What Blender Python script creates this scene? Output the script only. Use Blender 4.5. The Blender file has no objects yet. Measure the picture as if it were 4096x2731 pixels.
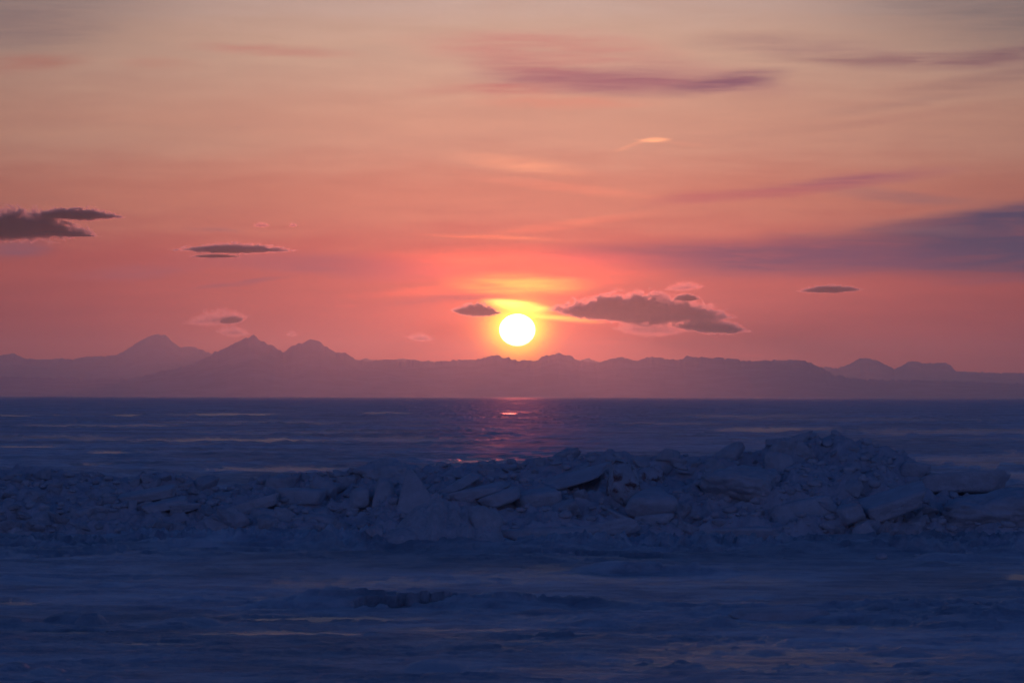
import bpy, math, random
import numpy as np
from mathutils import Vector

random.seed(7)
S = bpy.context.scene
COL = S.collection
PI = math.pi
H = 4.0                                   # eye height above the frozen lake, metres
F = 1176 / math.tan(math.radians(7.4))    # focal length in units of a 2352-wide frame
ROLL = 0.0021
HORZ = 910.3


# ------------------------------------------------------------------ helpers
def lin(r, g, b):
    f = lambda c: (c / 12.92) if c <= 0.04045 else ((c + 0.055) / 1.055) ** 2.4
    return (f(r / 255), f(g / 255), f(b / 255), 1.0)


def azel(X, Y):
    """angles (rad) of a point of the photograph"""
    return (X - 1176) / F, (HORZ + (X - 1176) * ROLL - Y) / F


_perm = np.random.RandomState(3).permutation(256)
_perm = np.concatenate([_perm, _perm, _perm])
_g = np.random.RandomState(5).normal(size=(256, 3))
_g /= np.linalg.norm(_g, axis=1)[:, None]


def perlin(x, y, z=0.0):
    x = np.asarray(x, float); y = np.asarray(y, float)
    z = np.zeros_like(x) + z
    xi = np.floor(x).astype(int); yi = np.floor(y).astype(int); zi = np.floor(z).astype(int)
    xf, yf, zf = x - xi, y - yi, z - zi
    u = xf * xf * xf * (xf * (xf * 6 - 15) + 10)
    v = yf * yf * yf * (yf * (yf * 6 - 15) + 10)
    w = zf * zf * zf * (zf * (zf * 6 - 15) + 10)

    def gr(i, j, k):
        h = _perm[_perm[_perm[(xi + i) & 255] + ((yi + j) & 255)] + ((zi + k) & 255)]
        g = _g[h]
        return g[..., 0] * (xf - i) + g[..., 1] * (yf - j) + g[..., 2] * (zf - k)
    x00 = gr(0, 0, 0) * (1 - u) + gr(1, 0, 0) * u
    x10 = gr(0, 1, 0) * (1 - u) + gr(1, 1, 0) * u
    x01 = gr(0, 0, 1) * (1 - u) + gr(1, 0, 1) * u
    x11 = gr(0, 1, 1) * (1 - u) + gr(1, 1, 1) * u
    a = x00 * (1 - v) + x10 * v
    b = x01 * (1 - v) + x11 * v
    return (a * (1 - w) + b * w) * 1.5


def fbm(x, y, z=0.0, octs=4, gain=0.5, bil=False):
    t = 0; a = 1; n = 0
    for o in range(octs):
        p = perlin(x * 2 ** o + 17.3 * o, y * 2 ** o - 9.1 * o, np.asarray(z) * 2 ** o + 3.7 * o)
        t = t + a * (np.abs(p) if bil else p); n += a; a *= gain
    return t / n


def sstep(a, b, x):
    t = np.clip((x - a) / (b - a), 0, 1)
    return t * t * (3 - 2 * t)


def mesh_obj(name, verts, faces, mat, smooth=True):
    me = bpy.data.meshes.new(name)
    verts = np.asarray(verts, np.float32); faces = np.asarray(faces, np.int32)
    n = faces.shape[1]
    me.vertices.add(len(verts)); me.vertices.foreach_set('co', verts.ravel())
    me.loops.add(faces.size); me.loops.foreach_set('vertex_index', faces.ravel())
    me.polygons.add(len(faces))
    me.polygons.foreach_set('loop_start', np.arange(0, faces.size, n, dtype=np.int32))
    me.polygons.foreach_set('loop_total', np.full(len(faces), n, np.int32))
    me.polygons.foreach_set('use_smooth', np.full(len(faces), smooth))
    me.update(calc_edges=True); me.validate()
    if mat: me.materials.append(mat)
    o = bpy.data.objects.new(name, me); COL.objects.link(o)
    return o


def grid_faces(nr, nc):
    i = np.arange(nr * nc).reshape(nr, nc)
    return np.stack([i[:-1, :-1], i[:-1, 1:], i[1:, 1:], i[1:, :-1]], -1).reshape(-1, 4)


def attr(o, name, vals):
    a = o.data.attributes.new(name, 'FLOAT', 'POINT')
    a.data.foreach_set('value', np.asarray(vals, np.float32).ravel())


def tag(o, label=None, cat=None, group=None, kind=None):
    if label: o['label'] = label
    if cat: o['category'] = cat
    if group: o['group'] = group
    if kind: o['kind'] = kind
    return o


class NT:
    """small node-tree builder"""
    def __init__(s, tree):
        s.t = tree; s.n = tree.nodes; s.l = tree.links

    def new(s, typ, **kw):
        n = s.n.new(typ)
        for k, v in kw.items(): setattr(n, k, v)
        return n

    def put(s, sock, v):
        if isinstance(v, bpy.types.NodeSocket): s.l.new(v, sock)
        elif v is not None: sock.default_value = v

    def m(s, op, a, b=None, c=None, clamp=False):
        n = s.new('ShaderNodeMath', operation=op); n.use_clamp = clamp
        s.put(n.inputs[0], a); s.put(n.inputs[1], b); s.put(n.inputs[2], c)
        return n.outputs[0]

    def vm(s, op, a, b=None):
        n = s.new('ShaderNodeVectorMath', operation=op)
        s.put(n.inputs[0], a); s.put(n.inputs[1], b)
        return n.outputs[0]

    def rng(s, v, a, b, c=0.0, d=1.0, smooth=True):
        n = s.new('ShaderNodeMapRange', interpolation_type='SMOOTHSTEP' if smooth else 'LINEAR')
        s.put(n.inputs[0], v); n.inputs[1].default_value = a; n.inputs[2].default_value = b
        n.inputs[3].default_value = c; n.inputs[4].default_value = d
        return n.outputs[0]

    def mix(s, f, a, b, blend='MIX'):
        n = s.new('ShaderNodeMix', data_type='RGBA', blend_type=blend)
        s.put(n.inputs[0], f); s.put(n.inputs[6], a); s.put(n.inputs[7], b)
        return n.outputs[2]

    def noise(s, vec, scale, detail=4, rough=0.5, dist=0.0, color=False):
        n = s.new('ShaderNodeTexNoise')
        s.put(n.inputs['Vector'], vec); n.inputs['Scale'].default_value = scale
        n.inputs['Detail'].default_value = detail; n.inputs['Roughness'].default_value = rough
        n.inputs['Distortion'].default_value = dist
        return n.outputs[1 if color else 0]

    def ramp(s, f, stops, interp='B_SPLINE'):
        n = s.new('ShaderNodeValToRGB'); n.color_ramp.interpolation = interp
        e = n.color_ramp.elements
        e[0].position, e[0].color = stops[0]
        e[1].position, e[1].color = stops[-1]
        for p, c in stops[1:-1]:
            k = e.new(p); k.color = c
        s.put(n.inputs[0], f)
        return n.outputs[0]


def material(name):
    m = bpy.data.materials.new(name); m.use_nodes = True
    m.node_tree.nodes.clear()
    t = NT(m.node_tree)
    return m, t, t.new('ShaderNodeOutputMaterial')


# ------------------------------------------------------------------ sky
SUN_X, SUN_Y = 1188, 757
SUN_AZ, SUN_EL = azel(SUN_X, SUN_Y)


def build_world():
    w = bpy.data.worlds.new('World'); S.world = w; w.use_nodes = True
    w.node_tree.nodes.clear()
    t = NT(w.node_tree)
    out = t.new('ShaderNodeOutputWorld'); bg = t.new('ShaderNodeBackground')
    t.l.new(bg.outputs[0], out.inputs[0])
    d = t.new('ShaderNodeTexCoord').outputs['Generated']
    sp = t.new('ShaderNodeSeparateXYZ'); t.l.new(d, sp.inputs[0])
    U = t.m('MULTIPLY', t.m('ARCTAN2', sp.outputs[0], sp.outputs[1]), F)
    V = t.m('MULTIPLY', t.m('ARCSINE', sp.outputs[2]), F)
    cb = t.new('ShaderNodeCombineXYZ'); t.l.new(U, cb.inputs[0]); t.l.new(V, cb.inputs[1])
    P = cb.outputs[0]
    # wind-drawn streaks: the higher clouds are sheared sideways
    st = t.new('ShaderNodeMapping'); t.l.new(P, st.inputs[0])
    st.inputs['Scale'].default_value = (0.0022, 0.012, 1)
    wn = t.noise(st.outputs[0], 1.0, 5, 0.55, 0.4, color=True)
    wob = t.vm('MULTIPLY', t.vm('SUBTRACT', wn, (0.5, 0.5, 0.5)), (150, 46, 0))
    P2 = t.vm('ADD', P, wob)
    P1 = t.vm('ADD', P, t.vm('MULTIPLY', wob, (0.3, 0.2, 0)))
    st2 = t.new('ShaderNodeMapping'); t.l.new(P2, st2.inputs[0])
    st2.inputs['Scale'].default_value = (0.0035, 0.03, 1); st2.inputs['Rotation'].default_value = (0, 0, 0.03)
    streak = t.noise(st2.outputs[0], 1.0, 6, 0.6)
    st3 = t.new('ShaderNodeMapping'); t.l.new(P1, st3.inputs[0])
    st3.inputs['Scale'].default_value = (0.006, 0.085, 1); st3.inputs['Rotation'].default_value = (0, 0, 0.05)
    fibre = t.noise(st3.outputs[0], 1.0, 6, 0.62, 0.5)
    V2 = t.m('ADD', V, t.m('MULTIPLY', t.m('SUBTRACT', streak, 0.5), 125))
    # afterglow band by elevation
    g = t.ramp(t.m('DIVIDE', V2, 1600), [
        (0.00, lin(*SKY[0])), (0.09, lin(*SKY[1])), (0.19, lin(*SKY[2])), (0.28, lin(*SKY[3])),
        (0.38, lin(*SKY[4])), (0.50, lin(*SKY[5])), (0.60, lin(*SKY[6])), (1.00, lin(*SKY[7]))], 'EASE')
    fall = t.m('DIVIDE', 1.0, t.m('ADD', 1.0, t.m('POWER', t.m('DIVIDE', t.m('SUBTRACT', U, 20), 1500), 2)))
    fallc = t.mix(fall, lin(104, 104, 128), (1, 1, 1, 1))
    c = t.mix(1.0, g, fallc, 'MULTIPLY')
    c = t.mix(1.0, c, t.ramp(streak, [(0.3, (0.93, 0.94, 0.96, 1)), (0.7, (1.04, 1.03, 1.01, 1))], 'LINEAR'), 'MULTIPLY')
    # scattered light round the sun
    su = t.m('SUBTRACT', U, SUN_AZ * F); svv = t.m('SUBTRACT', V, SUN_EL * F)
    for (ru, rv, col, k) in GLOW:
        q = t.m('ADD', t.m('POWER', t.m('DIVIDE', su, ru), 2), t.m('POWER', t.m('DIVIDE', svv, rv), 2))
        e = t.m('MULTIPLY', t.m('EXPONENT', t.m('MULTIPLY', q, -1)), k)
        sc = t.vm('SCALE', lin(*col)[:3]); sc.node.inputs['Scale'].default_value = 1
        t.put(sc.node.inputs['Scale'], e)
        c = t.vm('ADD', c, sc)
    # thin high cloud, plus the painted darkening of the top corners
    for (X, Y, rx, ry, ang, col, k, *o) in CIRRUS_AND_VIGNETTE:
        mp = t.new('ShaderNodeMapping', vector_type='TEXTURE')
        a, e = azel(X, Y)
        t.l.new(P2 if (not o or o[0] == -1.01) else P1, mp.inputs[0])
        mp.inputs['Location'].default_value = (a * F, e * F, 0)
        mp.inputs['Rotation'].default_value = (0, 0, math.radians(-ang))
        mp.inputs['Scale'].default_value = (rx, ry, 1)
        gr = t.new('ShaderNodeTexGradient', gradient_type='SPHERICAL'); t.l.new(mp.outputs[0], gr.inputs[0])
        f = t.rng(gr.outputs[1], 0.0, 0.85, 0, abs(k) * 1.15)
        f = t.m('MULTIPLY', f, t.m('MULTIPLY', t.rng(streak, 0.25, 0.65, 0.6, 1.0), t.rng(fibre, 0.3, 0.68, 0.5 if rx < 460 else 0.85, 1.12)), clamp=True)
        cc = lin(*col)
        if o and o[0] > 1: cc = tuple(v * o[0] for v in cc[:3]) + (1,)
        if o and o[0] < 0:                     # sunlit cloud adds light
            sc = t.vm('SCALE', tuple(-o[0] * v for v in cc[:3])); t.put(sc.node.inputs['Scale'], f)
            c = t.vm('ADD', c, sc)
        else:
            c = t.mix(f, c, cc)
    # the dome overhead: twilight Nishita sky
    nis = t.new('ShaderNodeTexSky', sky_type='NISHITA')
    nis.sun_disc = False; nis.sun_elevation = SUN_EL; nis.sun_rotation = SUN_AZ
    nis.altitude = 450; nis.air_density = 1.0; nis.dust_density = 0.6; nis.ozone_density = 4.0
    dome = t.mix(1.0, nis.outputs[0], DOME_TINT, 'MULTIPLY')
    back = t.rng(sp.outputs[1], -0.2, 0.75, 1, 0)
    up = t.m('MAXIMUM', t.rng(sp.outputs[2], 0.115, 0.26), back)
    # the dusky belt opposite the sun, added unseen behind the viewer to brighten and tint the ridge faces
    belt = t.m('MULTIPLY', t.rng(sp.outputs[1], 0.3, -0.6), t.m('MULTIPLY', t.rng(sp.outputs[2], 0.55, 0.12), t.rng(sp.outputs[2], -0.02, 0.06)))
    bl = t.vm('SCALE', BELT_FILL); t.put(bl.node.inputs['Scale'], belt)
    c = t.mix(up, c, t.vm('ADD', dome, bl))
    t.put(bg.inputs[0], c); bg.inputs[1].default_value = 1.0
    w.cycles.sampling_method = 'MANUAL'; w.cycles.sample_map_resolution = 2048


SKY = [(172, 84, 84), (184, 80, 74), (200, 92, 82), (212, 130, 106), (216, 156, 130), (212, 170, 146), (200, 172, 160), (126, 130, 146)]
DOME_TINT = (0.098, 0.122, 0.172, 1)
BELT_FILL = (0.088, 0.058, 0.122)
GLOW = [(750, 330, (160, 70, 36), 0.4), (250, 140, (250, 84, 20), 1.0), (84, 70, (255, 150, 24), 0.9), (54, 47, (255, 180, 30), 7.0)]
CIRRUS_AND_VIGNETTE = [
    (2420, -10, 700, 230, 0, (104, 96, 98), .62), (-80, -10, 640, 210, 0, (116, 102, 102), .55),  # no cloud: lens falloff painted into the sky's top corners
    (60, 70, 260, 70, 0, (136, 112, 110), .5), (60, 155, 200, 40, -2, (172, 112, 98), .6), (360, 157, 150, 24, 0, (188, 128, 110), .4),
    (640, 122, 260, 18, 1, (196, 124, 112), .55), (300, 330, 500, 60, 0, (190, 145, 122), .3),
    (1250, 115, 420, 60, 3, (204, 122, 116), .6), (1250, 168, 260, 44, 8, (184, 112, 112), .65),
    (1150, 207, 260, 20, -1, (196, 104, 102), .6), (1430, 190, 480, 40, 2, (158, 98, 110), .75),
    (1680, 192, 190, 30, -8, (124, 80, 102), .8), (1560, 160, 260, 30, 3, (188, 128, 122), .4),
    (1300, 235, 330, 26, 0, (226, 140, 116), .6),
    (1800, 108, 320, 30, 2, (158, 118, 116), .5), (2090, 147, 420, 28, 2, (140, 98, 102), .7),
    (2310, 135, 240, 32, -4, (126, 90, 96), .7), (2270, 190, 300, 20, -7, (140, 102, 100), .45),
    (2100, 235, 400, 18, -7, (160, 118, 108), .35), (1960, 285, 400, 18, -6, (178, 122, 108), .35),
    (1940, 420, 340, 26, -7, (160, 92, 104), .75), (1720, 452, 320, 18, -5, (186, 92, 98), .7),
    (2080, 452, 260, 20, 3, (140, 100, 104), .5),
    (1200, 378, 200, 26, 7, (200, 110, 50), .8, -0.5), (1290, 430, 280, 18, 6, (180, 80, 40), .7, -0.5),
    (1508, 322, 44, 8, 0, (240, 150, 80), .8, -0.8), (1486, 325, 46, 6, 5, (240, 150, 80), .6, -0.6), (1450, 336, 66, 8, -20, (200, 110, 50), .5, -0.5), (1560, 332, 90, 8, 5, (200, 110, 60), .3, -0.4),
    (1290, 518, 290, 16, -8, (200, 90, 40), .7, -0.5), (1130, 545, 200, 8, 2, (230, 120, 50), .9, -0.6),
    (2300, 574, 660, 96, 0, (56, 62, 92), 1.0), (2360, 502, 480, 56, -6, (56, 62, 92), .95),
    (1780, 590, 600, 62, 0, (100, 68, 96), .95), (1450, 590, 340, 44, 0, (150, 76, 92), .55),
    (2120, 530, 180, 14, 0, (130, 100, 106), .4),
    (760, 606, 460, 38, 3, (158, 84, 98), .6), (330, 622, 240, 24, -4, (156, 88, 100), .5),
    (560, 648, 160, 9, -6, (146, 78, 94), .6), (40, 576, 130, 30, -4, (124, 86, 104), .8),
    (480, 528, 90, 10, 4, (160, 96, 102), .4), (2290, 645, 200, 10, -4, (136, 80, 96), .5),
    (1180, 612, 460, 54, 0, (230, 70, 30), .8, -1.01), (1110, 660, 380, 20, -3, (230, 80, 30), .8, -1.01),
    (1190, 652, 210, 34, 2, (250, 170, 40), .9, -1.3), (1040, 690, 240, 18, -4, (196, 88, 92), .5),
    (1190, 703, 100, 17, 7, (255, 220, 90), 1.0, -3.0), (1280, 730, 120, 10, 6, (255, 180, 60), 1.0, -2.0),
    (1400, 735, 200, 9, -1, (240, 90, 40), .8, -0.8), (800, 702, 44, 5, 0, (200, 80, 50), .7, -0.4),
    (1390, 787, 130, 7, 0, (200, 70, 50), .6, -0.5), (1720, 817, 50, 7, 0, (180, 70, 50), .6, -0.3),
]

# ------------------------------------------------------------------ materials
def snow_material(name, base=(0.72, 0.76, 0.82), stain=None, bump=0.9, scale=8.0):
    m, t, out = material(name)
    b = t.new('ShaderNodeBsdfPrincipled')
    tc = t.new('ShaderNodeTexCoord').outputs['Object']
    n = t.noise(tc, scale * 0.3, 5, 0.6)
    col = t.mix(t.rng(n, 0.3, 0.7), (*[v * 0.82 for v in base], 1), (*base, 1))
    if stain:
        s = t.noise(tc, 2.2, 5, 0.65, 0.6)
        f = t.m('MULTIPLY', t.rng(s, 0.46, 0.64), 0.95)
        col = t.mix(f, col, (*stain, 1))
    t.put(b.inputs['Base Color'], col)
    b.inputs['Roughness'].default_value = 0.6
    b.inputs['Specular IOR Level'].default_value = 0.25
    bp = t.new('ShaderNodeBump'); bp.inputs['Strength'].default_value = bump; bp.inputs['Distance'].default_value = 0.10
    t.put(bp.inputs['Height'], t.noise(tc, scale, 8, 0.68)); t.put(b.inputs['Normal'], bp.outputs[0])
    t.l.new(b.outputs[0], out.inputs[0])
    return m


def lake_material():
    m, t, out = material('lake_snow_and_ice')
    geo = t.new('ShaderNodeNewGeometry').outputs['Position']
    ice = t.new('ShaderNodeAttribute', attribute_name='ice').outputs['Fac']
    snow = t.new('ShaderNodeBsdfPrincipled')
    n1 = t.noise(geo, 0.55, 9, 0.68, 0.4)
    n0 = t.rng(t.noise(geo, 0.045, 9, 0.66), 0.40, 0.60, 0.62, 1.0)
    t.put(snow.inputs['Base Color'], t.mix(t.rng(n1, 0.36, 0.64), (0.44, 0.50, 0.60, 1), (0.86, 0.88, 0.92, 1)))
    cl = snow.inputs['Base Color'].links[0].from_socket
    sc = t.vm('SCALE', cl); t.put(sc.node.inputs['Scale'], n0); t.put(snow.inputs['Base Color'], sc)
    snow.inputs['Roughness'].default_value = 0.55
    snow.inputs['Specular IOR Level'].default_value = 0.3
    b1 = t.new('ShaderNodeBump'); b1.inputs['Strength'].default_value = 0.9; b1.inputs['Distance'].default_value = 0.12
    t.put(b1.inputs['Height'], t.noise(geo, 1.9, 9, 0.68)); t.put(snow.inputs['Normal'], b1.outputs[0])
    icy = t.new('ShaderNodeBsdfPrincipled')
    icy.inputs['Base Color'].default_value = (0.05, 0.07, 0.10, 1)
    icy.inputs['Roughness'].default_value = 0.30; icy.inputs['IOR'].default_value = 1.31
    b2 = t.new('ShaderNodeBump'); b2.inputs['Strength'].default_value = 0.35; b2.inputs['Distance'].default_value = 0.03
    t.put(b2.inputs['Height'], t.noise(geo, 1.1, 4, 0.55)); t.put(icy.inputs['Normal'], b2.outputs[0])
    # wind-blown snow still covers part of the ice
    crust = t.rng(t.noise(geo, 1.7, 8, 0.75), 0.36, 0.60)
    keep = t.m('SUBTRACT', 1.0, t.m('MULTIPLY', crust, t.rng(ice, 0.5, 1.0, 0.9, 0.45)))
    f = t.m('MULTIPLY', ice, keep)
    mx = t.new('ShaderNodeMixShader'); t.put(mx.inputs[0], f)
    t.l.new(snow.outputs[0], mx.inputs[1]); t.l.new(icy.outputs[0], mx.inputs[2])
    t.l.new(mx.outputs[0], out.inputs[0])
    return m


# ------------------------------------------------------------------ lake
# patches of bare ice: x0, x1, y, half thickness (angles of the photograph), amount
ICE = [
    (-60, 80, 954.5, 1.6, .9), (115, 148, 953.5, 1.2, .6), (256, 332, 953, 1.8, 1), (390, 675, 952.5, 1.8, 1), (832, 950, 950, 1.5, .8),
    (1152, 1192, 950, 1.0, 1), (1250, 1420, 953, 1.0, .4), (41, 420, 978, 2.0, .8), (0, 300, 1008, 4, .6), (300, 760, 1012, 3, .9),
    (760, 1120, 1012, 4, .4), (-40, 152, 1027, 2.2, 1), (158, 352, 1042, 2.6, 1), (160, 260, 1070, 2.5, .7), (470, 800, 1081, 4, .7),
    (494, 532, 1086, 2, 1), (1020, 1160, 1029, 4, .2), (1000, 1205, 1062, 3, .7), (1550, 1900, 957, 3, .5), (1650, 1910, 988, 4, .8), (1930, 2500, 993, 4, .6),
    (1700, 2300, 965, 2, .35), (2080, 2500, 1060, 10, .55), (2160, 2500, 1102, 7, .5), (300, 900, 972, 2, .4), (350, 1000, 995, 3, .3), (1400, 1700, 974, 2, .4),
    (780, 862, 1254, 7, 1), (150, 200, 1258, 4, 1), (1320, 1680, 1266, 3, .8), (520, 620, 1268, 3, .7), (340, 420, 1272, 2, .7),
    (600, 1060, 1345, 16, .6), (1060, 1560, 1322, 22, .5), (-50, 130, 1384, 6, .7), (740, 1060, 1396, 6, .85), (560, 990, 1423, 6, .85),
    (420, 810, 1454, 6, .85), (60, 250, 1449, 3, .8), (210, 460, 1476, 4, .8), (1680, 2120, 1438, 9, .6), (1350, 2250, 1510, 34, .55), (2300, 2420, 1322, 9, 1),
    (2160, 2420, 1404, 5, .6), (860, 1350, 1446, 4, .5), (1100, 1500, 1545, 16, .3), (1250, 1560, 1290, 4, .4),
]
# low drifts and lumps: x, y(base), half width, height px, seed
LUMPS = [
    (1000, 1540, 90, 22), (1170, 1552, 70, 10), (590, 1565, 70, 10), (170, 1425, 75, 20), (215, 1430, 40, 22), (400, 1440, 70, 14), (440, 1432, 90, 16),
    (1385, 1440, 95, 18), (1650, 1440, 60, 22), (1480, 1418, 80, 10), (1260, 1412, 90, 12), (2070, 1396, 60, 16), (2180, 1395, 80, 12), (1990, 1388, 70, 10),
    (640, 1358, 60, 8), (320, 1348, 90, 10), (260, 1346, 60, 12), (1180, 1298, 50, 8), (1360, 1308, 60, 10), (1535, 1374, 24, 8), (690, 1470, 50, 9),
    (110, 1545, 60, 16), (40, 1532, 40, 14), (240, 1562, 60, 14), (1940, 1535, 70, 12), (1760, 1500, 60, 8), (1420, 1465, 50, 8), (2060, 1500, 90, 10),
    (1100, 1420, 50, 8), (30, 1255, 90, 30), (330, 1260, 90, 16), (560, 1258, 60, 12), (700, 1270, 50, 8), (1250, 1275, 110, 18), (1255, 1272, 30, 26),
    (1650, 1262, 70, 10), (1860, 1270, 110, 26), (2020, 1280, 70, 12), (2180, 1285, 110, 18), (2300, 1275, 70, 20), (1750, 1290, 60, 8), (2140, 1300, 60, 12),
]


def patch_mask(X, Y):
    m = np.zeros_like(X)
    wz = fbm(X * 0.012, Y * 0.25, 7.5, 4)
    wx = fbm(X * 0.012, Y * 0.06, 1.5, 4); wy = fbm(X * 0.02 + 50, Y * 0.05, 4.5, 4)
    for (x0, x1, y, h, k) in ICE:
        cx, hw = (x0 + x1) / 2, (x1 - x0) / 2
        if y < 1110: h = h * 1.5
        d = ((X - cx) / hw + wx * 0.6) ** 2 + ((Y - y) / h + wy * 1.4 + wz * 0.7) ** 2
        m = np.maximum(m, k * sstep(1.5, 0.35, d))
    return m


def build_lake(mat):
    nr, nc = 980, 1300
    dep = np.linspace(math.radians(4.9), math.radians(0.045), nr)[:, None]
    az = np.linspace(math.radians(-10.5), math.radians(10.5), nc)[None, :]
    r = H / np.tan(dep)
    x = r * np.sin(az); y = r * np.cos(az)
    X = 1176 + az * F + 0 * dep; Y = HORZ + dep * F + (X - 1176) * ROLL
    ice = patch_mask(X, Y)
    # random wind-scoured patches as well
    n = fbm(x / 26, y / 40, 0.3, 5)
    ice = np.maximum(ice, 0.32 * sstep(0.18, 0.45, n))
    ice = np.maximum(ice, 0.42 * sstep(0.02, 0.30, fbm(x / 4.5, y / 7.0, 6.6, 5, 0.6)) * sstep(105, 98, r))
    drift = fbm(x / 3.2, y / 2.4, 7.7, 5, 0.55) * 0.5 + 0.5
    drift2 = 1 - np.abs(fbm(x / 9.0, y / 4.0, 2.2, 4)) * 2.2
    sas = 1 - np.abs(fbm(x / 2.6 + 0.8 * fbm(x / 5, y / 5, 3.1, 2), y / 1.3, 12.2, 4)) * 2.6
    z = 0.02 + 0.20 * np.clip(drift - 0.34, 0, 1) + 0.20 * np.clip(drift2 - 0.35, 0, 1) * (0.4 + drift)
    z += (0.09 * np.clip(sas - 0.3, 0, 1) + 0.05 * fbm(x / 0.7, y / 0.6, 2.9, 4)) * sstep(-0.12, 0.2, fbm(x / 7, y / 9, 8.2, 3)) * sstep(260, 120, r)
    z += 0.5 * np.clip(fbm(x / 40, y / 60, 9.1, 4) - 0.12, 0, 1) * sstep(140, 500, r) * (0.5 + fbm(x / 2.0, y / 6.0, 1.1, 3))
    # scattered small frozen clods, thicker towards the ridge
    foot = np.exp(-((y - 103.5) / 4.0) ** 2) + 0.22 * np.exp(-((y - 76) / 9.0) ** 2) + 0.10
    clod = np.clip(0.32 - fbm(x / 0.9, y / 1.1, 3.3, 4, 0.55, bil=True), 0, 1)
    z += clod * foot * 1.15 * sstep(-0.15, 0.2, fbm(x / 5, y / 5, 6.1, 3)) * sstep(180, 125, r)
    far = sstep(125, 190, r) * sstep(0.05, 0.25, fbm(x / 30, y / 55, 4.9, 3) + 0.12)
    hum = np.clip(0.30 - fbm(x / 5.5, y / 9, 5.2, 5, 0.6, bil=True), 0, 1)
    z += far * (0.7 * hum + 0.10 * fbm(x / 1.4, y / 3, 1.9, 3)) * np.clip(r / 420, 0.55, 1.6)
    # broken-edged crusts of snow lying on the ice
    pl = fbm(x / 5.0, y / 4.2, 15.5, 6, 0.58)
    crustz = 0.09 * sstep(0.02, 0.05, pl) + 0.10 * sstep(0.20, 0.235, pl)
    pl2 = fbm(x / 2.0, y / 2.4, 19.5, 5, 0.6)
    crustz += 0.05 * sstep(0.10, 0.15, pl2)
    rough = sstep(0.02, 0.26, fbm(x / 13, y / 9, 21.5, 4))
    calm = np.maximum(np.exp(-((X - 420) / 560) ** 4) * np.exp(-((Y - 1525) / 42) ** 4), np.exp(-((X - 380) / 620) ** 4) * np.exp(-((Y - 1308) / 28) ** 4))
    calm = np.maximum(calm, np.exp(-((X - 1500) / 900) ** 4) * np.exp(-((Y - 1365) / 22) ** 4))
    rough = np.maximum(rough * (1 - calm), sstep(98, 101.5, r) * sstep(140, 112, r))
    ice *= 1 - 0.9 * calm * (dep > 0.03)
    crustz *= 0.15 + 0.85 * rough
    z = np.where(r < 150, z * (0.25 + 0.75 * rough), z)
    grit = 0.3 - fbm(x / 0.55, y / 0.8, 23.5, 4, 0.6, bil=True)
    z += 0.10 * np.clip(grit, -0.1, 1) * sstep(150, 120, r) * (0.35 + 0.65 * sstep(-0.1, 0.2, fbm(x / 3, y / 4, 25.5, 3)))
    z += crustz * sstep(150, 108, r)
    ice *= 1 - 0.75 * sstep(0.03, 0.09, crustz) * sstep(150, 108, r)
    z *= 1 - 0.75 * sstep(0.05, 0.8, ice)
    for i, (lx, ly, hw, hp) in enumerate(LUMPS):
        a, e = azel(lx, ly); D = H / -e; hp = hp * 1.25
        cx, cy = D * math.sin(a), D * math.cos(a)
        wm = hw / F * D; hm = hp / F * D
        dd = ((x - cx) / wm) ** 2 + ((y - cy) / max(0.9, wm * 0.9)) ** 2
        sel = dd < 2.5
        if not sel.any(): continue
        nz = fbm(x[sel] / (wm * 0.7) + i, y[sel] / (wm * 0.7), i * 1.7, 5, 0.55)
        bump = hm * np.clip(sstep(1.15, 0.0, dd[sel] + nz * 0.6) * (0.9 + nz * 0.7), 0, 2)
        z[sel] = np.maximum(z[sel], bump)
        ice[sel] *= 1 - 0.9 * sstep(0.015, 0.05, bump)
    edge = sstep(10.5, 9.0, np.abs(np.degrees(az))) * sstep(0.045, 0.09, np.degrees(dep)) * sstep(4.9, 4.7, np.degrees(dep))
    z = z * edge
    o = mesh_obj('lake_snow', np.stack([x, y, z], -1).reshape(-1, 3), grid_faces(nr, nc), mat)
    attr(o, 'ice', ice)
    tag(o, kind='structure')
    # the wide lake sheet under and around it
    rr = np.array([0.0, 20, 60, 200, 800, 3000, 9000, 20000, 35000, 50000])[:, None]
    th = np.linspace(0, 2 * PI, 97)[None, :]
    v = np.stack([rr * np.sin(th), rr * np.cos(th), np.full_like(rr * th, -0.06)], -1).reshape(-1, 3)
    o = mesh_obj('frozen_lake', v, grid_faces(len(rr), 97), mat)
    attr(o, 'ice', np.full(len(v), 0.12))
    tag(o, kind='structure')


# ------------------------------------------------------------------ mountains
FRONT = [(-2600, 845), (-1800, 850), (-900, 852), (-300, 860), (300, 868), (440, 838), (490, 811), (515, 799), (550, 781), (570, 774), (582, 767), (600, 780), (618, 790), (630, 791), (650, 806), (675, 790), (700, 785),
         (715, 776), (735, 785), (765, 805), (795, 809), (820, 823), (850, 829), (890, 821), (915, 828), (935, 825), (960, 827), (1000, 829), (1050, 825), (1090, 824),
         (1115, 819), (1140, 812), (1160, 819), (1190, 826), (1226, 826), (1256, 815), (1283, 808), (1306, 814), (1331, 826), (1371, 832), (1391, 827), (1421, 818), (1456, 827),
         (1486, 820), (1516, 819), (1546, 824), (1568, 824), (1576, 814), (1586, 816), (1596, 820), (1641, 819), (1681, 821), (1706, 826), (1751, 827), (1786, 825), (1841, 825),
         (1861, 831), (1886, 844), (1905, 856), (1960, 868), (2400, 880), (3000, 870), (5000, 850)]
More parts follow.
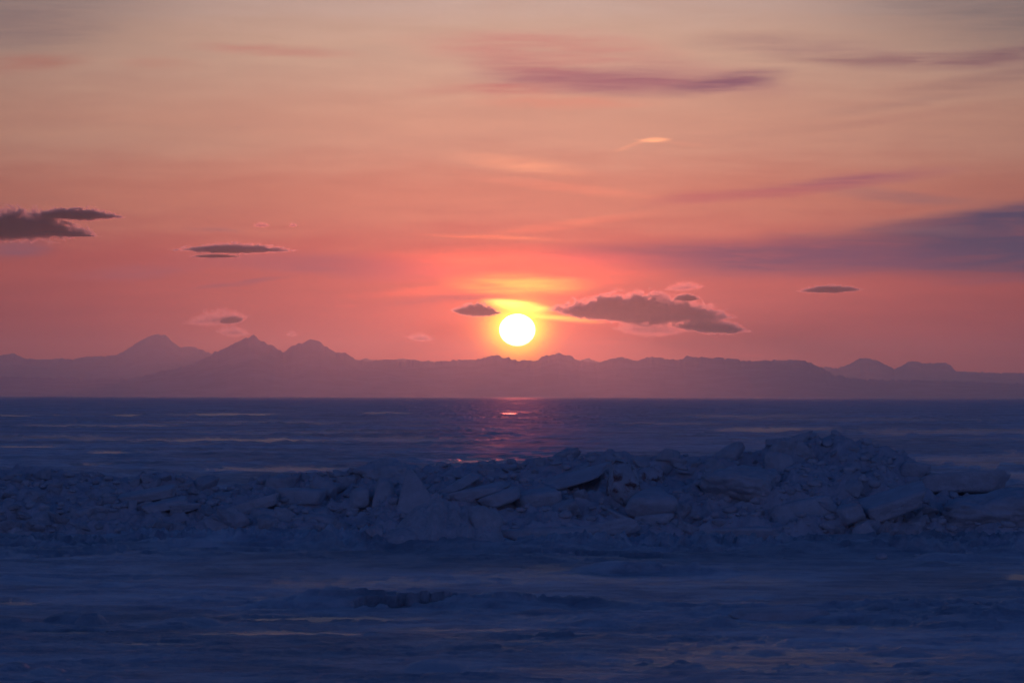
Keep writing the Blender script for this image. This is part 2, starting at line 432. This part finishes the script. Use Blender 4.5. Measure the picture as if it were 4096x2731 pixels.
BACK = [(-2600, 822), (-1200, 830), (-300, 826), (0, 816), (37, 810), (65, 823), (125, 824), (150, 821), (170, 825), (192, 819), (235, 817), (270, 815), (300, 798), (330, 779),
        (350, 770), (362, 767), (385, 770), (395, 781), (417, 797), (440, 794), (490, 811), (540, 822), (800, 830), (840, 822), (860, 826), (900, 824), (935, 822), (960, 828),
        (1200, 832), (1340, 824), (1351, 820), (1362, 826), (1400, 838), (1800, 842), (1886, 843), (1896, 840), (1916, 845), (1946, 836), (1976, 821), (1986, 823), (1996, 821), (2021, 831), (2051, 846), (2086, 829),
        (2106, 828), (2116, 834), (2166, 831), (2181, 839), (2191, 851), (2251, 854), (2352, 856), (2700, 850), (3600, 840), (5000, 836)]


def build_mountains(name, prof, D, depth, seed, mat):
    nc, nr = 2200, 61
    Xs = np.linspace(-2600, 5000, nc)
    px = np.array(prof, float)
    Yc = np.interp(Xs, px[:, 0], px[:, 1])
    kern = np.exp(-np.linspace(-3, 3, 5) ** 2); kern /= kern.sum()
    Yc = np.convolve(np.pad(Yc, 2, mode='edge'), kern, 'valid')
    el = (HORZ + (Xs - 1176) * ROLL - Yc) / F
    az = (Xs - 1176) / F
    s = np.linspace(-1, 1, nr)[:, None]
    crest = el * D
    crag = fbm(Xs / 8, Xs * 0 + seed, seed, 5, 0.68) * 44
    r = D + s * depth
    prof_s = np.where(s < 0, (1 + s) ** 0.9, (1 - s) ** 0.8)
    ribs = np.abs(fbm(Xs[None, :] / 28, s * 2.0 + seed, seed, 4)) * 2
    z = crest[None, :] * np.clip(prof_s * (1 - 0.05 * ribs * (1 - np.abs(s) ** 4) * np.abs(s) ** 0.6), 0, 1)
    z = z + crag[None, :] * np.clip(prof_s, 0, 1) ** 6 - 3
    x = r * np.sin(az)[None, :]; y = r * np.cos(az)[None, :]
    o = mesh_obj(name, np.stack([x + 0 * z, y + 0 * z, z], -1).reshape(-1, 3), grid_faces(nr, nc), mat)
    tag(o, kind='structure')
    return o


def mountain_material():
    m, t, out = material('mountain_rock_and_snow')
    b = t.new('ShaderNodeBsdfPrincipled')
    geo = t.new('ShaderNodeNewGeometry').outputs['Position']
    n = t.noise(geo, 0.004, 8, 0.65)
    t.put(b.inputs['Base Color'], t.mix(t.rng(n, 0.42, 0.60), (0.40, 0.45, 0.55, 1), (0.48, 0.54, 0.64, 1)))
    b.inputs['Roughness'].default_value = 0.9
    b.inputs['Specular IOR Level'].default_value = 0.0
    t.l.new(b.outputs[0], out.inputs[0])
    return m


# ------------------------------------------------------------------ ice ridge
CREST = [(-1600, 1085), (-400, 1078), (0, 1074), (60, 1069), (120, 1082), (200, 1092), (300, 1094), (400, 1090), (470, 1104), (520, 1110), (600, 1102), (680, 1087), (760, 1094), (800, 1090), (850, 1068), (900, 1062),
         (960, 1066), (1000, 1068), (1180, 1066), (1230, 1054), (1290, 1047), (1340, 1052), (1400, 1032), (1440, 1040), (1490, 1048), (1530, 1036), (1600, 1046), (1680, 1026), (1740, 1030), (1800, 1002),
         (1850, 996), (1880, 1004), (1920, 988), (1940, 998), (2000, 1014), (2050, 1034), (2100, 1060), (2140, 1092), (2200, 1110), (2300, 1116), (2352, 1122), (2800, 1110), (3900, 1095)]
Y_FOOT, Y_CREST, Y_BACK = 107.0, 114.0, 119.0
_cp = np.array(CREST, float)


def ridge_z(x, y):
    x = np.asarray(x, float); y = np.asarray(y, float)
    X = 1176 + x / Y_CREST * F
    Yc = np.interp(X, _cp[:, 0], _cp[:, 1])
    zc = H - (Yc - HORZ - (X - 1176) * ROLL) / F * Y_CREST - 0.16
    foot = Y_FOOT + 1.3 * fbm(x / 6.0, x * 0 + 2.5, 0.5, 3)
    up = np.clip((y - foot) / (Y_CREST - foot), 0, 1)
    dn = np.clip((Y_BACK - y) / (Y_BACK - Y_CREST), 0, 1)
    p = np.where(y < Y_CREST, up ** 0.85, dn)
    steps = p + 0.05 * np.sin(p * 16 + 5 * fbm(x / 3.0, y / 3.0, 8.8, 2))
    lump = 0.34 - fbm(x / 1.5, y / 1.5, 4.4, 4, 0.5, bil=True)
    fine = 0.3 - fbm(x / 0.45, y / 0.5, 9.4, 3, 0.5, bil=True)
    w = sstep(0.0, 0.12, p) * sstep(0, 0.15, dn + (y < Y_CREST))
    z = zc * np.clip(steps, 0, 1.05) + w * (lump * 1.15 + fine * 0.34) * (1 - 0.5 * sstep(0.85, 1, p))
    return z - 0.08 * (1 - sstep(0, 0.05, p))


def build_ridge(mat):
    x = np.linspace(-27, 27, 1250)[None, :]; y = np.linspace(104.5, 119.3, 300)[:, None]
    xx, yy = x + 0 * y, y + 0 * x
    z = ridge_z(xx, yy)
    o = mesh_obj('ice_ridge', np.stack([xx, yy, z], -1).reshape(-1, 3), grid_faces(300, 1250), mat)
    tag(o, 'long snowy pressure ridge of heaped ice crossing the frozen lake from side to side', 'ice ridge')


_rg = []


def ridge_at(x, y):
    """ridge height read from a ready-made grid"""
    if not _rg:
        gx = np.linspace(-27, 27, 1081)[None, :]; gy = np.linspace(94, 120, 521)[:, None]
        _rg.append(ridge_z(gx + 0 * gy, gy + 0 * gx))
    i = np.clip(np.rint((np.asarray(y) - 94) / 0.05), 0, 520).astype(int); j = np.clip(np.rint((np.asarray(x) + 27) / 0.05), 0, 1080).astype(int)
    return _rg[0][i, j]


def hit(X, Y):
    """where the line of sight through a point of the photo meets the ridge or the lake"""
    a, e = azel(X, Y)
    ys = np.linspace(95, 117, 450)
    xs = ys * math.tan(a); zs = H + ys * math.tan(e)
    g = np.maximum(ridge_at(xs, ys), 0.0)
    k = np.nonzero(zs <= g)[0]
    if len(k) == 0: return None
    k = k[0]
    return Vector((xs[k], ys[k], zs[k]))


_ico = {}


def ico(sub):
    if sub not in _ico:
        import bmesh
        bm = bmesh.new(); bmesh.ops.create_icosphere(bm, subdivisions=sub, radius=1.0)
        bm.verts.ensure_lookup_table()
        v = np.array([p.co[:] for p in bm.verts]); f = np.array([[q.index for q in p.verts] for p in bm.faces])
        bm.free(); _ico[sub] = (v, f)
    return _ico[sub]


def block_verts(seed, size, sub=4, p=11.0, cuts=4, rough=0.06, cut0=0.62, jit=0.22):
    """a broken block of ice with snow-softened edges: a rounded box with random extra cuts"""
    R = np.random.RandomState(seed)
    v, f = ico(sub)
    N = [np.array(n, float) for n in ((1, 0, 0), (-1, 0, 0), (0, 1, 0), (0, -1, 0), (0, 0, 1), (0, 0, -1))]
    N = [n + R.normal(size=3) * jit for n in N]
    O = [1.0] * 6
    for _ in range(cuts):
        n = R.normal(size=3); N.append(n); O.append(R.uniform(cut0, 1.1))
    N = np.array([n / np.linalg.norm(n) for n in N]); O = np.array(O)
    q = np.clip(v @ N.T, 0, None) / O[None, :]
    r = (q ** p).sum(1) ** (-1 / p)
    w = v * r[:, None]
    so = seed * 1.37
    n = fbm(w[:, 0] * 1.6 + so, w[:, 1] * 1.6, w[:, 2] * 1.6, 5, 0.62)
    w = w * (1 + n[:, None] * rough * 3.2)
    return w * (np.array(size) / 2)[None, :], f


BOXES = []


def place_block(name, label, cat, X, Y, wpx, hpx, tilt, mat, depth=None, seed=1, group=None, front=0.1, D=None, yaw=0.0, pitch=0.0, **kw):
    a, e = azel(X, Y)
    BOXES.append((X - wpx * .5, X + wpx * .5, Y - hpx * .5 - 4, Y + hpx * .5 + 12))
    if D is None:
        h = hit(X, Y); D = (h.y if h else Y_CREST) + front
    k = D / F
    w, hh = wpx * k, hpx * k
    v, f = block_verts(seed, (w, depth or w * 0.7, hh), **kw)
    o = mesh_obj(name, v, f, mat)
    o.location = (D * math.tan(a), D, H + D * math.tan(e))
    o.rotation_euler = (math.radians(pitch), math.radians(tilt), math.radians(yaw))
    return tag(o, label, cat, group)


def build_blocks(snow, stained, dirty):
    B = lambda *a, **k: place_block(*a, **k)
    B('ice_slab', 'long thin ice slab tilted up to the right in the left half of the ridge', 'ice slab', 342, 1136, 130, 20, -11, snow, depth=1.0, seed=11, p=18, cuts=0, jit=.08, front=-.75, pitch=8, rough=.03)
    B('ice_slab', 'short ice slab lying just under the long tilted thin slab', 'ice slab', 385, 1158, 92, 18, -10, snow, depth=.9, seed=12, p=16, cuts=1, jit=.1, front=-.5, pitch=6, rough=.03)
    B('ice_slab', 'small slanting ice slab right of the two stacked thin slabs', 'ice slab', 432, 1166, 62, 22, -6, snow, depth=.8, seed=13, cuts=2, front=-.15, rough=.04)
    B('ice_block', 'upright little ice post holding up the thin slab at left', 'ice block', 308, 1166, 22, 34, 6, snow, depth=.4, seed=14, front=-.05)
    B('ice_slab', 'broad tilted ice slab left of the flat block with dark gap under it', 'ice slab', 596, 1158, 128, 28, -18, snow, depth=1.1, seed=15, cuts=1, p=15, jit=.12, front=-.6, rough=.04)
    B('ice_block', 'flat topped thick ice block overhanging a dark gap, left of the big snowy dome', 'ice block', 690, 1140, 104, 36, 3, snow, depth=1.0, seed=16, cuts=1, p=15, jit=.1, front=-.75, rough=.03)
    B('snow_mound', 'broad rounded snow mound on the crest behind the upright triangular slab', 'snow mound', 895, 1086, 156, 74, -6, snow, depth=1.8, seed=17, p=6, cuts=3, front=.5, rough=.13, sub=5)
    # upright triangular plate
    tri = B('ice_slab', 'upright pointed triangular ice slab near the middle of the ridge', 'ice slab', 962, 1130, 124, 108, 0, snow, depth=.5, seed=18, p=16, cuts=0, front=-.9, rough=.02, jit=.05)
    me = tri.data
    co = np.zeros(len(me.vertices) * 3, np.float32); me.vertices.foreach_get('co', co); co = co.reshape(-1, 3)
    zz = co[:, 2]; lo, hi = zz.min(), zz.max(); u = (zz - lo) / (hi - lo)
    co[:, 0] = co[:, 0] * (1 - 0.93 * u) + (-0.28) * u + 0.10 * (1 - u)
    co[:, 2] -= np.clip(co[:, 0], 0, 9) * 0.25
    co[:, 1] += u * 0.4
    me.vertices.foreach_set('co', co.ravel()); me.update()
    B('ice_block', 'narrow pointed ice block leaning left of the upright triangular slab', 'ice block', 884, 1138, 46, 66, 18, snow, depth=.5, seed=19, cuts=4, front=-.25)
    B('ice_block', 'rounded snow covered ice block left of the narrow leaning block', 'ice block', 824, 1144, 52, 44, 0, snow, depth=.6, seed=20, p=6, front=-.2)
    B('ice_slab', 'ice slab leaning steeply right of the triangular slab, above a dark hole', 'ice slab', 1058, 1112, 78, 22, -34, snow, depth=.9, seed=21, cuts=2, front=-.2, rough=.04)
    B('ice_slab', 'wide ice slab below the steep leaning slab right of the triangular one', 'ice slab', 1096, 1130, 120, 24, -16, snow, depth=1.0, seed=22, cuts=2, front=-.25, rough=.04)
    B('ice_slab', 'curved snow topped slab under the wide slab in the ridge middle', 'ice slab', 1152, 1142, 92, 30, -22, snow, depth=.9, seed=23, cuts=3, p=7, front=-.3)
    B('ice_slab', 'longest slanting ice slab, rising to the right towards the brown stained boulder', 'ice slab', 1306, 1098, 190, 24, -17, snow, depth=1.2, seed=24, cuts=1, front=-.45, rough=.04)
    B('ice_block', 'big snow covered block leaning under the longest slanting slab', 'ice block', 1232, 1152, 110, 56, -20, snow, depth=1.0, seed=25, p=7, front=-.3)
    B('stained_ice_boulder', 'rounded ice boulder with rusty brown stains on the right half of the ridge', 'ice boulder', 1440, 1116, 86, 92, 10, stained, depth=1.0, seed=26, p=5, cuts=4, front=-.6, rough=.08)
    B('stained_ice_boulder', 'smaller dome shaped ice boulder with a brown rim beside the rusty stained one', 'ice boulder', 1496, 1104, 64, 62, -6, stained, depth=.8, seed=27, p=5, cuts=3, front=-.55, rough=.06)
    B('ice_boulder', 'smooth round snowy boulder directly below the brown stained boulders', 'ice boulder', 1486, 1162, 104, 62, 4, snow, depth=1.0, seed=28, p=5, cuts=3, front=-.45, rough=.05)
    B('ice_block', 'log shaped snowy ice block lying flat above a dark gap at the ridge foot', 'ice block', 1408, 1210, 128, 32, -8, snow, depth=.7, seed=29, cuts=2, p=7, front=-.5)
    B('ice_block', 'stubby ice block at the right end of the log shaped block', 'ice block', 1486, 1198, 60, 34, -4, snow, depth=.7, seed=30, cuts=2, front=-.5)
    B('snow_mound', 'largest smooth snow mound on the right half of the ridge face', 'snow mound', 1706, 1118, 196, 80, 6, snow, depth=1.9, seed=31, p=5, cuts=3, front=.05, rough=.13, sub=5)
    B('ice_block', 'square ice block standing on the crest left of the highest point', 'ice block', 1790, 1072, 70, 62, -10, snow, depth=.8, seed=32, p=7, front=-.1)
    B('ice_slab', 'thick overhanging ice slab jutting out at the far right end of the crest', 'ice slab', 2200, 1113, 196, 46, -4, snow, depth=1.6, seed=33, p=15, cuts=1, front=-.9, rough=.025, jit=.1, pitch=-6)
    B('ice_slab', 'tilted ice slab with broken front edge left of the thick overhanging slab', 'ice slab', 2046, 1158, 140, 44, -16, snow, depth=1.5, seed=34, p=15, cuts=1, jit=.12, front=-.8, rough=.03, pitch=10)
    B('ice_block', 'pale block standing on the crest just left of the thick overhanging slab', 'ice block', 2092, 1080, 62, 40, 14, snow, depth=.7, seed=35, p=8, front=0)
    B('snow_mound', 'wide heap of snow under the thick overhanging slab at the right edge', 'snow mound', 2270, 1192, 270, 92, 0, snow, depth=2.0, seed=36, p=5, cuts=3, front=-.1, rough=.13, sub=5)
    B('ice_block', 'wedge of ice over a dark hollow on the right side of the ridge', 'ice block', 1830, 1170, 150, 40, -14, snow, depth=.9, seed=37, cuts=2, p=8, front=-.3)
    B('ice_block', 'long low snowy block at the ridge foot below the wedge', 'ice block', 1700, 1226, 190, 30, -4, snow, depth=.8, seed=38, cuts=2, p=7, front=-.5)
    # the separate pyramid of ice before the ridge
    build_mound(snow)
    B('ice_block', 'rounded lobe on the right flank of the big pointed snow mound', 'ice block', 1118, 1212, 78, 84, 4, snow, depth=1.1, seed=40, p=5, D=102.4, rough=.08)
    B('ice_block', 'small tooth of ice at the left foot of the big pointed mound', 'ice block', 864, 1236, 40, 58, -8, snow, depth=.5, seed=41, p=6, D=101.8, rough=.1)
    B('ice_block', 'low heap at the left foot of the big pointed mound', 'ice block', 920, 1244, 90, 52, 10, snow, depth=.9, seed=42, p=5, D=101.6, rough=.1)
    B('ice_block', 'low snowy bank trailing right from the pointed mound', 'ice block', 1260, 1236, 210, 44, 2, snow, depth=1.2, seed=45, p=5, D=103.5, rough=.1)
    B('ice_block', 'pointed clod of snow before the low snowy bank', 'ice block', 1254, 1262, 46, 34, 0, snow, depth=.5, seed=46, p=5, D=101.5, rough=.12)
    # loose pieces on the foreground ice
    B('ice_slab', 'single raised ice slab lying alone on the right foreground ice', 'ice slab', 1786, 1413, 210, 34, -1.5, snow, depth=1.2, seed=47, p=12, cuts=1, jit=.1, D=H / (512 / F), rough=.04)
    B('ice_chunk', 'small dark ice chunk alone on the left foreground, farther one of two', 'ice chunk', 255, 1453, 18, 9, 8, dirty, depth=.15, seed=48, D=H / (547 / F), p=7)
    B('ice_chunk', 'small dark upright ice chunk alone on the left foreground, nearer one of two', 'ice chunk', 148, 1466, 11, 13, -4, dirty, depth=.1, seed=49, D=H / (562 / F), p=7)

    # the rest of the heap: broken blocks nothing tells apart
    protos = []
    for i in range(26):
        flat = i % 3 == 0
        v, f = block_verts(200 + i, (1.0, 0.85, 0.34 if flat else random.uniform(.6, .85)), sub=4, p=random.uniform(6, 14), cuts=random.choice((3, 5, 7)), rough=random.uniform(.05, .11), cut0=.5)
        protos.append(mesh_obj('ice_block', v, f, snow))
    first = set()
    n = 0
    tries = 0
    while n < 250 and tries < 4000:
        tries += 1
        X = random.uniform(-20, 2375)
        yc = np.interp(X, _cp[:, 0], _cp[:, 1])
        Y = yc + (1245 - yc) * random.random() ** 1.25 - 4
        if abs(X - 990) < 130 and Y > 1150: continue
        if any(x0 < X < x1 and y0 < Y < y1 for x0, x1, y0, y1 in BOXES): continue
        h = hit(X, Y)
        if h is None:
            a, e = azel(X, yc + 4); h = Vector((Y_CREST * math.tan(a), Y_CREST, H + Y_CREST * math.tan(e) - 0.12))
        if Y < yc + 5: Y = yc + 5
        k = random.randrange(26)
        if k in first: o = protos[k].copy(); COL.objects.link(o)
        else: o = protos[k]; first.add(k)
        s = 0.22 + (0.62 if Y > yc + 22 else 0.3) * random.random() ** 2.0
        o.scale = (s * random.uniform(.9, 1.35), s, s * random.uniform(.8, 1.15))
        o.location = (h.x, h.y + 0.02 * s, h.z)
        o.rotation_euler = (random.uniform(-.5, .5), random.uniform(-.55, .35), random.uniform(0, 6.28))
        tag(o, 'snow covered broken ice block heaped among many others in the ridge', 'ice block', 'broken ice blocks heaped in the ridge')
        n += 1
    for k in range(26):
        if k not in first: bpy.data.objects.remove(protos[k])


MOUND = [(840, 1275), (850, 1255), (862, 1226), (875, 1222), (890, 1240), (905, 1212), (920, 1196), (940, 1172), (962, 1158), (985, 1150), (996, 1130), (1008, 1126), (1020, 1140),
         (1030, 1150), (1050, 1148), (1060, 1166), (1076, 1160), (1090, 1180), (1110, 1174), (1130, 1176), (1146, 1196), (1158, 1224), (1166, 1252), (1180, 1275)]


def build_mound(mat):
    D = 102.6
    m = np.array(MOUND, float)
    X = np.linspace(840, 1180, 300)[None, :]; s = np.linspace(-1, 1, 200)[:, None]
    xl = (X - 1176) / F * D
    top = np.clip(H - (np.interp(X[0], m[:, 0], m[:, 1]) - HORZ) / F * D, 0, 9)[None, :]
    y = D + s * (0.55 + 0.75 * top)
    fl = np.clip(1 - np.abs(s), 0, 1) ** 0.62
    n = fbm(xl / 0.8 + 0 * s, y / 0.8, 0.7, 5, 0.55); bl = 0.3 - fbm(xl / 0.5 + 0 * s, y / 0.5, 5.7, 4, 0.5, bil=True)
    z = top * fl + (n * 0.36 + bl * 0.6) * np.minimum(top, 0.9) * np.clip(fl, 0, 1) * (1 - 0.7 * sstep(0.25, 0.0, np.abs(s))) - 0.06
    o = mesh_obj('snow_mound', np.stack([xl + 0.06 * n, y, z], -1).reshape(-1, 3), grid_faces(200, 300), mat)
    tag(o, 'big pointed snow mound standing in front of the ridge near the middle', 'snow mound')


def build_rubble(mat):
    """small crumbs of ice between the blocks and along the foot of the ridge"""
    R = np.random.RandomState(21)
    V, Fc = [], []; off = 0
    base = [block_verts(400 + i, (1, 1, .8), sub=2, p=6, cuts=3, rough=.1) for i in range(8)]
    for i in range(5200):
        x = R.uniform(-25, 25)
        if R.rand() < .65:
            y = R.uniform(106.5, 113.8); z = float(max(ridge_at(x, y), 0))
        else:
            y = 104.5 - abs(R.normal()) * 3.2; z = 0.03
        if y < 96: continue
        s = 0.06 + 0.24 * R.rand() ** 2.2
        v, f = base[R.randint(8)]
        a = R.uniform(0, 6.28); ca, sa = math.cos(a), math.sin(a)
        w = v * s * np.array([1.2, 1, R.uniform(.6, 1.1)])
        w = np.stack([w[:, 0] * ca - w[:, 1] * sa + x, w[:, 0] * sa + w[:, 1] * ca + y, w[:, 2] + z + s * .15], -1)
        V.append(w); Fc.append(f + off); off += len(v)
    o = mesh_obj('ice_rubble', np.concatenate(V), np.concatenate(Fc), mat)
    tag(o, 'small crumbs of ice and snow strewn along the ridge', 'ice rubble', kind='stuff')


# ------------------------------------------------------------------ clouds
def cloud_material(name, dens, erode, seed, g=0.925, col=(0.90, 0.94, 1.0, 1)):
    m, t, out = material(name)
    tc = t.new('ShaderNodeTexCoord').outputs['Object']
    sp = t.new('ShaderNodeSeparateXYZ'); t.l.new(tc, sp.inputs[0])
    mp = t.new('ShaderNodeMapping'); t.l.new(tc, mp.inputs[0])
    mp.inputs['Location'].default_value = (seed * 3.1, seed * 1.7, seed * 0.9); mp.inputs['Scale'].default_value = (2.3, 0.25, 0.8)
    n = t.noise(mp.outputs[0], 3.4, 9, 0.70, 1.2)
    x, y, z = sp.outputs
    # a lens: flat underneath, tapering to thin ends
    zz = t.m('MAXIMUM', z, t.m('MULTIPLY', z, -2.0))
    q = t.m('ADD', t.m('MULTIPLY', x, x), t.m('MULTIPLY', y, y))
    f = t.m('SUBTRACT', t.m('SUBTRACT', 1.0, q), zz)
    f = t.m('SUBTRACT', f, t.m('MULTIPLY', t.m('SUBTRACT', 0.57, n), erode))
    dn = t.m('MULTIPLY', t.m('POWER', t.m('MAXIMUM', f, 0.0), 1.25), dens * 1.4)
    pv = t.new('ShaderNodeVolumePrincipled')
    pv.inputs['Color'].default_value = col
    pv.inputs['Anisotropy'].default_value = g
    t.put(pv.inputs['Density'], dn)
    t.l.new(pv.outputs[0], out.inputs['Volume'])
    return m


DC = 60000.0
CLOUDS = [
    # X, Y, width, height, tilt, material, label
    (40, 518, 330, 64, 2, 'thick', 'dark purple cloud bank entering from the left edge of the sky'),
    (178, 493, 200, 26, 1, 'thick', 'long dark lens cloud reaching right out of the bank at the left edge'),
    (160, 540, 130, 9, 2, 'thick', 'thin cloud sliver under the dark bank at the left edge'),
    (538, 571, 260, 20, 0, 'thick', 'long flat purple lens cloud above the two sharp mountain peaks'),
    (496, 588, 110, 8, 0, 'thick', 'short thin cloud just under the long flat lens cloud'),
    (1478, 708, 390, 62, 2, 'thick', 'largest dark lens cloud with glowing rim right of the sun'),
    (1410, 706, 210, 44, -4, 'thick', 'dark left shoulder cloud of the largest lens cloud right of the sun'),
    (1630, 748, 170, 30, 4, 'thick', 'dark tapering cloud tail with orange edge below the largest lens cloud'),
    (1494, 750, 170, 34, 2, 'wispy', 'ragged orange lit cloud hanging under the largest lens cloud'),
    (1578, 683, 60, 14, 0, 'thick', 'tiny cloud floating over the right end of the largest lens cloud'),
    (1572, 658, 90, 16, -4, 'wispy', 'small pink wisp of cloud above the tiny one'),
    (1904, 664, 140, 16, -1, 'thick', 'small purple lens cloud alone on the right, under the long dark cloud'),
    (1094, 711, 110, 26, 2, 'thick', 'small dark cloud touching the sun from the upper left'),
    (500, 730, 150, 26, -6, 'wispy', 'ragged pink cloud over the second sharp peak'),
    (532, 734, 60, 16, -6, 'thick', 'dark core cloud inside the ragged pink cloud over the peak'),
    (535, 761, 76, 18, 4, 'wispy', 'small pink cloud just above the middle mountain peak'),
    (600, 517, 40, 9, 0, 'wispy', 'bright little orange cloud above the long flat lens cloud, larger of two'),
    (673, 517, 20, 7, 0, 'wispy', 'bright little orange cloud above the long flat lens cloud, smaller of two'),
    (966, 774, 70, 14, 3, 'wispy', 'small orange cloud low over the mountains left of the sun'),
    (670, 766, 26, 10, 0, 'wispy', 'faint pink puff between two mountain peaks'),
]


def build_clouds():
    v, f = ico(4)
    for i, (X, Y, w, h, tilt, mk, label) in enumerate(CLOUDS):
        a, e = azel(X, Y)
        k = DC / F
        depth = w * k * .6 + 60
        m = cloud_material(mk + '_cloud', (42.0 if mk == "thick" else 4.2) / depth, 2.0 if mk == 'thick' else 1.7, i + 1)
        o = mesh_obj('cloud', v * 1.0, f, m)
        o.location = (DC * math.sin(a), DC * math.cos(a), DC * math.tan(e) - h * k * .2)
        o.scale = (w * k / 2 * 1.2, depth / 2, h * k * (1.0 if mk == 'thick' else 1.3))
        o.rotation_euler = (0, math.radians(tilt), -a)
        tag(o, label, 'cloud', 'clouds in the sunset sky')


# ------------------------------------------------------------------ sun, haze, camera
def build_sun():
    m, t, out = material('sun_light')
    em = t.new('ShaderNodeEmission'); em.inputs[0].default_value = (1, 0.82, 0.5, 1); em.inputs[1].default_value = 10
    t.l.new(em.outputs[0], out.inputs[0])
    D = 75000.0
    v, f = ico(5)
    o = mesh_obj('sun', v * np.array([41, 41, 36.5])[None, :] * D / F, f, m)
    o.location = (D * math.sin(SUN_AZ), D * math.cos(SUN_AZ), D * math.tan(SUN_EL))
    tag(o, 'blinding white sun disc low above the mountains', 'sun')
    L = bpy.data.lights.new('sun_lamp', 'SUN'); L.energy = SUN_E; L.angle = math.radians(0.53); L.color = SUN_C
    lo = bpy.data.objects.new('sun_lamp', L); COL.objects.link(lo)
    le = math.radians(1.7)                # a little above the refracted disc, so the peaks do not shade the near haze
    d = Vector((math.sin(SUN_AZ) * math.cos(le), math.cos(SUN_AZ) * math.cos(le), math.sin(le)))
    lo.rotation_euler = (-d).to_track_quat('-Z', 'Y').to_euler()
    lo.location = d * 500


SUN_E, SUN_C = 0.09, (1.0, 0.15, 0.10)
HAZE_D, HAZE_C, HAZE_G = 2.2e-5, (0.60, 0.90, 1.0, 1), 0.9


def build_haze():
    m, t, out = material('evening_haze')
    pv = t.new('ShaderNodeVolumePrincipled')
    pv.inputs['Color'].default_value = HAZE_C
    pv.inputs['Density'].default_value = HAZE_D
    pv.inputs['Anisotropy'].default_value = HAZE_G
    t.l.new(pv.outputs[0], out.inputs['Volume'])
    R, z0, z1 = 55000.0, -6.0, 740.0
    v = [(x, y, z) for z in (z0, z1) for (x, y) in ((-R, -R), (R, -R), (R, R), (-R, R))]
    f = [(3, 2, 1, 0), (4, 5, 6, 7), (0, 1, 5, 4), (1, 2, 6, 5), (2, 3, 7, 6), (3, 0, 4, 7)]
    o = mesh_obj('haze', v, f, m, smooth=False)
    tag(o, 'thin pink evening haze over the lake', 'haze', kind='stuff')


def build_camera():
    c = bpy.data.cameras.new('camera'); o = bpy.data.objects.new('camera', c); COL.objects.link(o)
    c.sensor_width = 36; c.lens = 18 / math.tan(math.radians(7.4))
    c.clip_start = 0.5; c.clip_end = 300000
    pitch = math.atan((HORZ - 784) / F)
    o.location = (0, 0, H)
    from mathutils import Matrix
    o.rotation_euler = (Matrix.Rotation(PI / 2 + pitch, 3, 'X') @ Matrix.Rotation(ROLL, 3, 'Z')).to_euler()
    S.camera = o


def main():
    build_world()
    snow = snow_material('ridge_snow')
    stained = snow_material('rusty_stained_snow', stain=(0.17, 0.06, 0.04))
    dirty = snow_material('dirty_ice', base=(0.16, 0.18, 0.22))
    build_lake(lake_material())
    mm = mountain_material()
    build_mountains('mountains', FRONT, 38000, 2600, 1.3, mm)
    build_mountains('mountain_range', BACK, 51000, 2600, 5.1, mm)
    build_ridge(snow_material('ridge_bank_snow', base=(0.68, 0.72, 0.80), scale=7))
    build_blocks(snow, stained, dirty)
    build_rubble(snow)
    build_clouds()
    build_sun()
    build_haze()
    build_camera()
    vs = S.view_settings
    S.display_settings.display_device = 'sRGB'
    vs.view_transform = 'Standard'; vs.look = 'None'; vs.exposure = 0; vs.gamma = 1; vs.use_curve_mapping = False
    S.render.engine = 'CYCLES'
    cy = S.cycles
    cy.max_bounces = 6; cy.diffuse_bounces = 3; cy.glossy_bounces = 3; cy.volume_bounces = 1; cy.transparent_max_bounces = 8
    cy.use_denoising = True; cy.volume_step_rate = 1.0; cy.volume_max_steps = 256
    cy.sample_clamp_indirect = 4


main()
